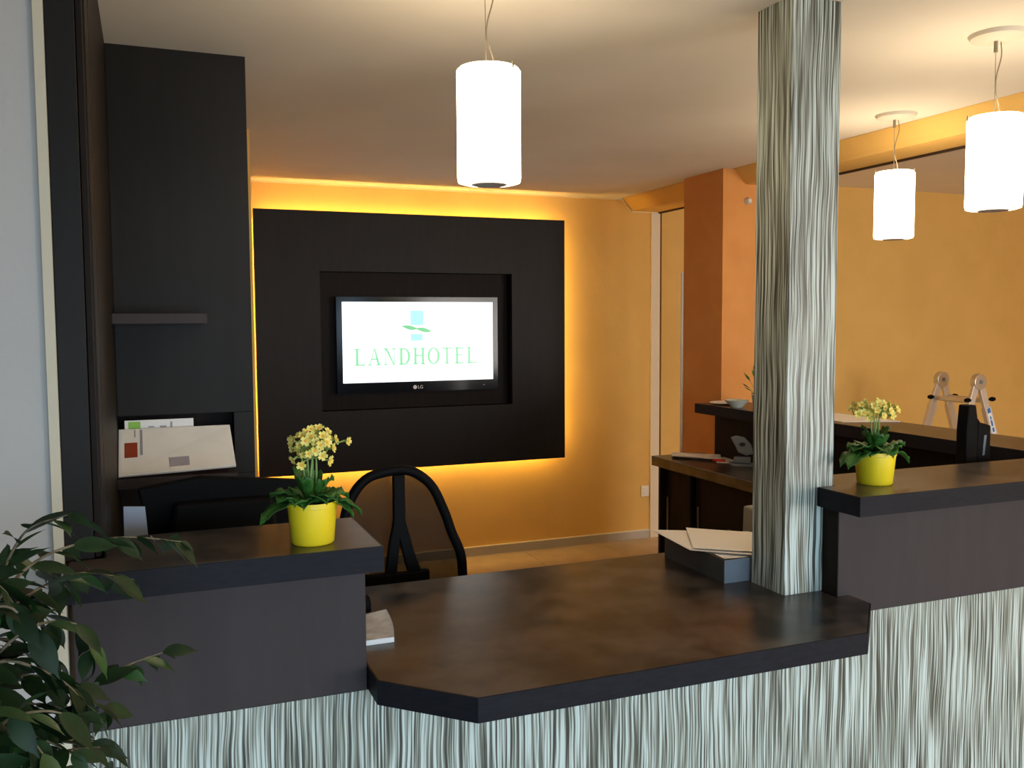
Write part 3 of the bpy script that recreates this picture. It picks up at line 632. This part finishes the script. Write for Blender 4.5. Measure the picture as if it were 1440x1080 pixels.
# on the raised bar
zb_ = ZB+0.0003
bw = tag(obj('bowl', lathe([(0, 0), (0.030, 0), (0.034, 0.006), (0.058, 0.030), (0.066, 0.040), (0.062, 0.040), (0.052, 0.028), (0.028, 0.008), (0, 0.006)], (2.965, 4.13, zb_), 32), BOWL, smooth=True), 'small pale ceramic bowl on the far bar top, left of the column', 'bowl')
tag(obj('saucer', lathe([(0, 0), (0.05, 0), (0.09, 0.010), (0.088, 0.013), (0.05, 0.004), (0, 0.004)], (3.02, 4.31, zb_), 32), PAPERC, smooth=True), 'flat cream dish behind the bowl on the far bar top', 'dish')
tag(obj('paper_sheet', prism([(2.965, 3.32), (3.215, 3.22), (3.215, 3.75), (2.96, 3.80)], 'z', zb_, zb_+0.003), PAPERC), 'bright paper lying on the far bar top just right of the column', 'paper')
t = thing('computer_monitor', 'black monitor seen edge-on behind the right bar top, in front of the ladder', 'monitor', (2.62, 2.36, ZP+T))
obj('display_edge', prism([(2.592, 0.90), (2.592, 1.22), (2.600, 1.307), (2.634, 1.307), (2.645, 1.25), (2.650, 0.90)], 'y', 2.30, 2.345), BLACKP, t, bevel=0.005)
obj('rear_bulge', prism([(2.6505, 0.92), (2.6505, 1.262), (2.662, 1.245), (2.690, 1.238), (2.712, 1.232), (2.712, 0.92)], 'y', 2.305, 2.34), BLACKP, t, bevel=0.006)
GLINT = mat('glint_grey', (0.10, 0.13, 0.17), 0.3)
obj('rear_glint', prism([(2.672, 1.13), (2.682, 1.13), (2.690, 1.20), (2.678, 1.20)], 'y', 2.3035, 2.3045), GLINT, t)  # glint painted as a small blue-grey patch on the monitor back
obj('stand', box(2.60, 2.31, ZP+T+0.012, 2.645, 2.335, 0.905), BLACKP, t); obj('stand_foot', box(2.54, 2.24, ZP+T+0.0003, 2.65, 2.40, ZP+T+0.0118), BLACKP, t, bevel=0.003)
# wall socket, pillar sensor
t = thing('wall_socket', 'white plug socket low on the ochre back wall', 'socket', (3.385, 5.82, 0.35))
obj('plate', box(3.345, 5.818, 0.31, 3.41, 5.8295, 0.39), SOCK, t, bevel=0.004); obj('insert', box(3.358, 5.812, 0.325, 3.398, 5.8178, 0.375), SOCK, t, bevel=0.004)
tag(obj('sensor', lathe([(0, -0.03), (0.012, -0.028), (0.02, -0.015), (0.022, 0.0)], (3.267, 4.44, 2.293), 20), ROSE, smooth=True), 'tiny grey sensor high on the orange pillar', 'sensor')
bpy.data.objects['sensor'].location = (0, 0.0, 0)
o = bpy.data.objects['sensor']
for vv in o.data.vertices:
    x_, y_, z_ = vv.co; vv.co = (x_, 4.4695 + (z_-2.293), 2.293 + (y_-4.44))

# ================================================================ POTTED PRIMROSES
def primrose(loc, label, seed, top, droop, spread, rt=0.054, hp=0.091, LS=1.25):
    rnd = random.Random(seed); X, Y, Z = loc; t = thing('potted_primrose', label, 'plant', loc, 'potted yellow primroses on the bar tops')
    rb = rt*0.84
    obj('pot', lathe([(0, 0), (rb-0.003, 0), (rb, 0.003), (rt-0.002, hp-0.012), (rt, hp-0.011), (rt, hp), (rt-0.003, hp), (rt-0.004, hp-0.02), (rb-0.003, 0.006), (0, 0.006)], (X, Y, Z+0.0004), 48), POTY, t, smooth=True)
    obj('soil', lathe([(0, hp-0.010), (0.02, hp-0.007), (rt-0.0055, hp-0.013), (rt-0.006, hp-0.03), (0, hp-0.03)], (X, Y, Z), 24), SOIL, t, smooth=True)
    def leaf(az, ln, wd, rise, dr):
        ln *= LS; wd *= LS*1.08
        bm = bmesh.new(); n = 9; V = []
        dv = Vector((math.cos(az), math.sin(az), 0)); sv = Vector((-math.sin(az), math.cos(az), 0))
        for i in range(n+1):
            s = i/n; w = wd*(0.22+0.78*math.sin(min(1, s*1.02)**1.35*PI)**0.75) if 0 < s < 1 else wd*(0.14 if s == 0 else 0.02)
            p = Vector((X, Y, Z+hp-0.008)) + dv*(0.012+ln*s*(1-0.12*s)) + Vector((0, 0, rise*math.sin(s*PI*0.62) - dr*s*s))
            cr = 0.0035*math.sin(i*2.3+az*5)
            row = [bm.verts.new(p + sv*w*q + Vector((0, 0, 0.010*abs(q)*(0.6+0.4*s) + cr*abs(q)*(1 if q > 0 else -1)))) for q in (-1, -0.5, 0, 0.5, 1)]
            V.append(row)
        for i in range(n):
            for k_ in range(4): bm.faces.new((V[i][k_], V[i+1][k_], V[i+1][k_+1], V[i][k_+1]))
        o = obj('leaf', bm, LEAFP, t, smooth=True); sm = o.modifiers.new('thick', 'SOLIDIFY'); sm.thickness = 0.0008
    for i in range(13):
        az = 2*PI*i/13 + rnd.uniform(-0.2, 0.2); leaf(az, rnd.uniform(0.048, 0.07), rnd.uniform(0.016, 0.022), rnd.uniform(0.018, 0.035), rnd.uniform(0.0, 0.03))
    for i in range(7):
        az = 2*PI*i/7 + rnd.uniform(-0.4, 0.4); leaf(az, rnd.uniform(0.02, 0.034), rnd.uniform(0.012, 0.016), rnd.uniform(0.045, 0.07), -0.006)
    for az, ln in droop: leaf(az, ln, 0.019, 0.016, 0.046)
    heads = []
    for i in range(5):
        az = 2*PI*i/5 + rnd.uniform(-0.3, 0.3); r_ = rnd.uniform(0.006, 0.022)
        e = Vector((X+r_*math.cos(az), Y+r_*math.sin(az), Z+hp+rnd.uniform(0.075, 0.105)))
        b0 = Vector((X+0.3*(e.x-X), Y+0.3*(e.y-Y), Z+hp-0.008))
        obj('stem', tube(smooth_path([b0, (b0+e)/2+Vector((rnd.uniform(-.004, .004), rnd.uniform(-.004, .004), 0)), e], 4), 0.0021, 7), STEMP, t, smooth=True); heads.append(e)
    cx, cy, cz, sx, sz = top
    C0 = Vector((X+cx, Y+cy, Z+hp+cz))
    pts_ = []
    tries = 0
    while len(pts_) < 40 and tries < 4000:
        tries += 1
        a_ = rnd.uniform(0, 2*PI); el = rnd.uniform(-0.75, 1.4)
        d_ = Vector((math.cos(a_)*math.cos(el)*sx, math.sin(a_)*math.cos(el)*sx, math.sin(el)*sz))
        p = C0 + d_*rnd.uniform(0.72, 1.08)
        if all((p-q).length > 0.0150 for q in pts_): pts_.append(p)
    pts_ += [C0 + Vector(q) for q in spread]
    for p in pts_:
        nrm = ((p-C0).normalized()*0.8 + Vector((rnd.uniform(-.4, .4), rnd.uniform(-.7, .0), rnd.uniform(-.2, .4)))).normalized()
        h_ = min(heads, key=lambda q: (q-p).length)
        s1 = nrm.cross(Vector((0.1, 0.3, 1))).normalized(); s2 = nrm.cross(s1)
        bm = bmesh.new(); R_ = rnd.uniform(0.0098, 0.0132); c_ = bm.verts.new(p - nrm*0.0015); rim = []
        for k_ in range(20):
            a_ = 2*PI*k_/20; ph = k_ % 4
            rr = R_*(0.60, 0.98, 0.90, 0.98)[ph]
            rim.append(bm.verts.new(p + (s1*math.cos(a_)+s2*math.sin(a_))*rr + nrm*(0.0025*rr/R_)))
        mid = [bm.verts.new(p + (s1*math.cos(2*PI*k_/20)+s2*math.sin(2*PI*k_/20))*R_*0.42 + nrm*0.0004) for k_ in range(20)]
        for k_ in range(20):
            j_ = (k_+1) % 20; bm.faces.new((c_, mid[k_], mid[j_])); bm.faces.new((mid[k_], rim[k_], rim[j_], mid[j_]))
        fo = obj('flower', bm, PETAL, t); sm = fo.modifiers.new('thick', 'SOLIDIFY'); sm.thickness = 0.0005
        bm = bmesh.new(); c_ = bm.verts.new(p + nrm*0.0016); rg = [bm.verts.new(p + (s1*math.cos(2*PI*k_/8)+s2*math.sin(2*PI*k_/8))*R_*0.30 + nrm*0.0009) for k_ in range(8)]
        for k_ in range(8): bm.faces.new((c_, rg[k_], rg[(k_+1) % 8]))
        obj('flower_centre', bm, PETALC, fo)
        obj('flower_stalk', tube([h_, (h_+p)/2 + Vector((0, 0, 0.004)), p - nrm*0.010, p - nrm*0.001], [0.0009, 0.0009, 0.0022, 0.0024], 5), BUD, fo)
primrose((0.318, 1.955, ZB), 'yellow-potted primrose with yellow flowers on the left bar top', 3, (0.004, 0.0, 0.122, 0.046, 0.034),
         [(3.5, 0.10), (3.3, 0.085), (-0.1, 0.085), (5.9, 0.07)], [(0.072, -0.018, 0.004), (0.030, -0.030, -0.034), (-0.044, -0.012, -0.030), (-0.030, -0.03, -0.040)])
primrose((1.935, 2.030, ZB), 'yellow-potted primrose with a flatter flower head on the right bar top beside the column', 11, (-0.008, 0.004, 0.118, 0.066, 0.026),
         [(3.2, 0.10), (3.5, 0.12), (3.0, 0.08), (-0.3, 0.075)], [(0.055, -0.008, 0.016), (0.078, 0.0, 0.010), (-0.070, -0.02, -0.006)], 0.058, 0.094, 1.38)
# small dark plant on the far bar top, mostly behind the column
t = thing('potted_plant', 'small dark green leafy plant on the far bar top, mostly hidden by the column', 'plant', (3.06, 4.055, ZB))
obj('pot', lathe([(0, 0), (0.035, 0), (0.045, 0.07), (0.041, 0.07), (0.035, 0.06), (0, 0.06)], (3.06, 4.055, zb_), 24), POTG, t, smooth=True)
rn = random.Random(5)
for i in range(26):
    az = rn.uniform(0, 2*PI); el = rn.uniform(0.1, 1.3); r_ = rn.uniform(0.06, 0.115)
    e = Vector((3.06, 4.055, ZB+0.07)) + Vector((math.cos(az)*math.cos(el), math.sin(az)*math.cos(el), math.sin(el)*1.5))*r_
    s = Vector((-math.sin(az), math.cos(az), 0)); dd = (e-Vector((3.06, 4.055, ZB+0.065))).normalized()
    bm = bmesh.new(); q = [e-dd*0.03, e+s*0.016, e+dd*0.024, e-s*0.016, e+Vector((0, 0, 0.004))]; V = [bm.verts.new(x_) for x_ in q]
    for k_ in range(4): bm.faces.new((V[k_], V[(k_+1) % 4], V[4]))
    lf = obj('leaf', bm, LEAFP, t); sm = lf.modifiers.new('thick', 'SOLIDIFY'); sm.thickness = 0.0008
    obj('leaf_stalk', tube([(3.06, 4.055, ZB+0.055), e-dd*0.03], 0.0012, 5), STEMP, lf)

# ================================================================ LADDER in the next room
ld = thing('step_ladder', 'folding aluminium ladder with round hinges and black knobs, beyond the right bar', 'ladder', (5.36, 4.85, 0))
def side(y, nm):
    hx, hz = 5.37, 1.165
    for s in (-1, 1):
        top_ = Vector((hx+s*0.022, y, hz-0.02)); bot = Vector((hx+s*0.42, y, 0.03)); d_ = (bot-top_).normalized(); L_ = (bot-top_).length
        st = obj('stile', obox((top_+bot)/2, d_*L_/2, (0, 0.012, 0), Vector((-d_.z, 0, d_.x))*0.026), ALU, ld, bevel=0.003)
        obj('foot', obox(bot+d_*0.0155, d_*0.014, (0, 0.017, 0), Vector((-d_.z, 0, d_.x))*0.030), BLACKP, st)
        obj('outer_sleeve', obox(top_+d_*0.62, d_*0.45, (0, 0.016, 0), Vector((-d_.z, 0, d_.x))*0.031), ALU, st)
        for dist in (0.11, 0.42):
            q = top_ + d_*dist + Vector((s*0.032, -0.018, 0))
            kb = obj('locking_knob', tube([q, q+Vector((s*0.02, 0, 0)), q+Vector((s*0.045, 0, 0))], [0.010, 0.017, 0.013], 8), BLACKP, st)
    bm = tube([(hx, y-0.022, hz), (hx, y+0.022, hz)], 0.056, 28); obj('hinge', bm, METAL, ld, bevel=0.004)
    obj('hinge_pin', tube([(hx, y-0.027, hz), (hx, y-0.0222, hz)], 0.014, 14), GREYP, ld)
side(5.00, 'far'); side(4.68, 'near')
for s in (-1, 1):
    for dist in (0.12, 0.40, 0.68, 0.96):
        top_ = Vector((5.37+s*0.022, 0, 1.145)); bot = Vector((5.37+s*0.42, 0, 0.03)); d_ = (bot-top_).normalized(); q = top_+d_*dist
        obj('rung', obox((q.x, 4.84, q.z), d_*0.014, (0, 0.146, 0), Vector((-d_.z, 0, d_.x))*0.016), ALU, ld, bevel=0.002)
top_ = Vector((5.37+0.022, 4.6630, 1.145)); bot = Vector((5.37+0.42, 4.6630, 0.03)); d_ = (bot-top_).normalized(); sd_ = Vector((-d_.z, 0, d_.x))
lb = obj('label_strip', obox(top_+d_*0.30+Vector((0, -0.0005, 0)), d_*0.125, (0, 0.0004, 0), sd_*0.020), PAPER, ld, label='white strip with blue marks on the near stile')
for dist, hl, wd in ((0.195, 0.018, 0.015), (0.25, 0.012, 0.006), (0.29, 0.022, 0.008), (0.34, 0.016, 0.009), (0.395, 0.020, 0.015)):
    obj('blue_mark', obox(top_+d_*dist+Vector((0, -0.0013, 0)), d_*hl, (0, 0.0003, 0), sd_*wd), BLUEP, lb)

# ================================================================ WEEPING FIG at the left, in front of the counter
fg = thing('weeping_fig', 'leafy dark green weeping fig reaching in at the lower left before the counter', 'plant', (-0.40, 1.28, 0))
obj('planter', lathe([(0, 0), (0.11, 0), (0.12, 0.01), (0.155, 0.28), (0.165, 0.285), (0.165, 0.31), (0.15, 0.31), (0.145, 0.27), (0, 0.27)], (-0.40, 1.28, 0), 40), POTG, fg, smooth=True)
obj('soil', lathe([(0, 0.285), (0.143, 0.280), (0.143, 0.2705), (0, 0.2705)], (-0.40, 1.28, 0), 24), SOIL, fg)
obj('trunk', tube(smooth_path([(-0.40, 1.28, 0.27), (-0.385, 1.29, 0.5), (-0.40, 1.27, 0.8), (-0.37, 1.29, 1.05), (-0.36, 1.28, 1.30)], 4), [0.016]*5+[0.014]*4+[0.012]*4+[0.009]*4, 10), TWIG, fg, smooth=True)
BR = [
[(-0.242, 1.35, 1.19), (-0.195, 1.325, 1.258), (-0.165, 1.3, 1.317), (-0.141, 1.275, 1.347), (-0.099, 1.25, 1.363)] ,
[(-0.234, 1.3, 1.178), (-0.189, 1.34, 1.244), (-0.151, 1.38, 1.277), (-0.1, 1.42, 1.288), (-0.035, 1.46, 1.283), (0.04, 1.5, 1.26)] ,
[(-0.226, 1.25, 1.168), (-0.188, 1.325, 1.22), (-0.145, 1.4, 1.237), (-0.096, 1.475, 1.232), (-0.035, 1.55, 1.195)] ,
[(-0.24, 1.3, 1.041), (-0.171, 1.337, 1.069), (-0.104, 1.375, 1.087), (-0.045, 1.413, 1.103), (0.007, 1.45, 1.104)] ,
[(-0.229, 1.25, 1.098), (-0.189, 1.262, 1.185), (-0.142, 1.275, 1.22), (-0.094, 1.288, 1.21), (-0.08, 1.3, 1.165)] ,
[(-0.222, 1.2, 1.05), (-0.167, 1.238, 1.074), (-0.123, 1.275, 1.087), (-0.083, 1.312, 1.093), (-0.068, 1.35, 1.066)] ,
[(-0.221, 1.15, 1.05), (-0.168, 1.183, 1.064), (-0.118, 1.217, 1.075), (-0.072, 1.25, 1.06)] ,
[(-0.237, 1.3, 1.115), (-0.196, 1.3, 1.145), (-0.147, 1.3, 1.147), (-0.107, 1.3, 1.126)] ,
[(-0.25, 1.4, 1.195), (-0.213, 1.383, 1.225), (-0.16, 1.367, 1.223), (-0.129, 1.35, 1.195)] ,
[(-0.203, 1.1, 1.111), (-0.163, 1.117, 1.16), (-0.123, 1.133, 1.163), (-0.088, 1.15, 1.142)] ,
[(-0.233, 1.25, 0.991), (-0.184, 1.233, 1.026), (-0.135, 1.217, 1.033), (-0.094, 1.2, 1.051)] ,
[(-0.24, 1.35, 1.228), (-0.211, 1.387, 1.272), (-0.19, 1.425, 1.28), (-0.151, 1.462, 1.247), (-0.118, 1.5, 1.201)] ,
[(-0.241, 1.3, 0.995), (-0.197, 1.333, 1.022), (-0.159, 1.367, 1.005), (-0.119, 1.4, 0.966)] ,
[(-0.215, 1.2, 1.236), (-0.185, 1.2, 1.266), (-0.159, 1.2, 1.267), (-0.138, 1.2, 1.238)] ,
[(-0.243, 1.35, 1.172), (-0.201, 1.35, 1.185), (-0.168, 1.35, 1.176), (-0.135, 1.35, 1.151)] ,
[(-0.218, 1.2, 1.169), (-0.183, 1.233, 1.146), (-0.149, 1.267, 1.123), (-0.112, 1.3, 1.094)] ,
[(-0.238, 1.3, 1.078), (-0.186, 1.267, 1.092), (-0.143, 1.233, 1.094), (-0.101, 1.2, 1.079)] ,
[(-0.249, 1.35, 1.02), (-0.211, 1.375, 1.021), (-0.171, 1.4, 1.012), (-0.11, 1.425, 1.001), (-0.074, 1.45, 0.972)] ,
[(-0.232, 1.25, 1.027), (-0.177, 1.3, 1.01), (-0.124, 1.35, 0.985), (-0.073, 1.4, 0.957)] ,
[(-0.214, 1.15, 1.048), (-0.167, 1.167, 1.038), (-0.125, 1.183, 1.029), (-0.08, 1.2, 1.021)] ,
[(-0.2, 1.1, 1.181), (-0.16, 1.1, 1.183), (-0.141, 1.1, 1.163), (-0.121, 1.1, 1.128)] ,
[(-0.23, 1.3, 1.269), (-0.199, 1.3, 1.279), (-0.179, 1.3, 1.263), (-0.164, 1.3, 1.234)] ,
[(-0.217, 1.2, 1.186), (-0.174, 1.212, 1.2), (-0.146, 1.225, 1.187), (-0.109, 1.238, 1.155), (-0.087, 1.25, 1.119)] ,
[(-0.22, 1.2, 1.101), (-0.183, 1.25, 1.117), (-0.132, 1.3, 1.125), (-0.084, 1.35, 1.104)] ,
]
def ficus_leaf_mesh(ln, wd, curl, m):
    bm = bmesh.new(); n = 8; V = []
    for i in range(n+1):
        s = i/n; w = wd*math.sin(PI*s**0.85)**0.9*(1-0.35*s) if 0 < i < n else 0.0004
        if s > 0.85: w = max(w*0.55, 0.0004)
        z = -curl*s*s
        V.append([bm.verts.new((ln*s, -w, z+0.22*w)), bm.verts.new((ln*s, 0, z)), bm.verts.new((ln*s, w, z+0.22*w))])
    for i in range(n):
        for k_ in range(2): bm.faces.new((V[i][k_], V[i+1][k_], V[i+1][k_+1], V[i][k_+1]))
    me = bpy.data.meshes.new('leaf'); bm.to_mesh(me); bm.free(); me.materials.append(m)
    for p in me.polygons: p.use_smooth = True
    return me
LM = [ficus_leaf_mesh(0.062, 0.0150, 0.010, LEAFF), ficus_leaf_mesh(0.050, 0.0125, 0.014, LEAFF), ficus_leaf_mesh(0.072, 0.018, 0.006, LEAFF), ficus_leaf_mesh(0.055, 0.014, 0.012, LEAFF2)]
rf = random.Random(21); origin = Vector((-0.40, 1.28, 0)); nleaf = 0
def place_leaf(p, d_, roll, me, sc):
    global nleaf
    d_ = d_.normalized(); s_ = d_.cross(Vector((0, 0, 1)))
    s_ = s_.normalized() if s_.length > 1e-3 else Vector((1, 0, 0)); up_ = s_.cross(d_)
    M = Matrix((d_, s_*-1, up_)).transposed().to_4x4() @ Matrix.Rotation(roll, 4, 'X')
    M = Matrix.Translation(p-origin) @ M @ Matrix.Scale(sc, 4)
    o = bpy.data.objects.new('leaf', me); COL.objects.link(o); o.parent = fg; o.matrix_local = M; nleaf += 1
for bi, pts in enumerate(BR):
    p0 = Vector(pts[0]); start = Vector((-0.37, 1.28, max(0.85, p0.z-0.10)))
    path = smooth_path([start] + [Vector(p) for p in pts], 7)
    obj('twig', tube(path, [0.0034-0.0026*i/(len(path)-1) for i in range(len(path))], 6), TWIG, fg, smooth=True)
    acc = 0; side_ = 1; nxt = 0.05
    for a_, b_ in zip(path, path[1:]):
        acc += (b_-a_).length
        if acc > nxt:
            nxt = acc + rf.uniform(0.009, 0.015); side_ = -side_
            t_ = (b_-a_).normalized(); lat = t_.cross(Vector((0, 0, 1))).normalized()
            d_ = t_*rf.uniform(0.5, 1.0) + lat*side_*rf.uniform(0.3, 0.9) + Vector((0, 0, rf.uniform(-0.8, 0.12)))
            place_leaf(b_, d_, rf.uniform(-0.9, 0.9), LM[rf.choice((0, 0, 1, 2, 0, 1, 3))], rf.uniform(0.75, 1.12))
    place_leaf(path[-1], (path[-1]-path[-2])+Vector((0, 0, -0.004)), 0.6, LM[1], 0.7)
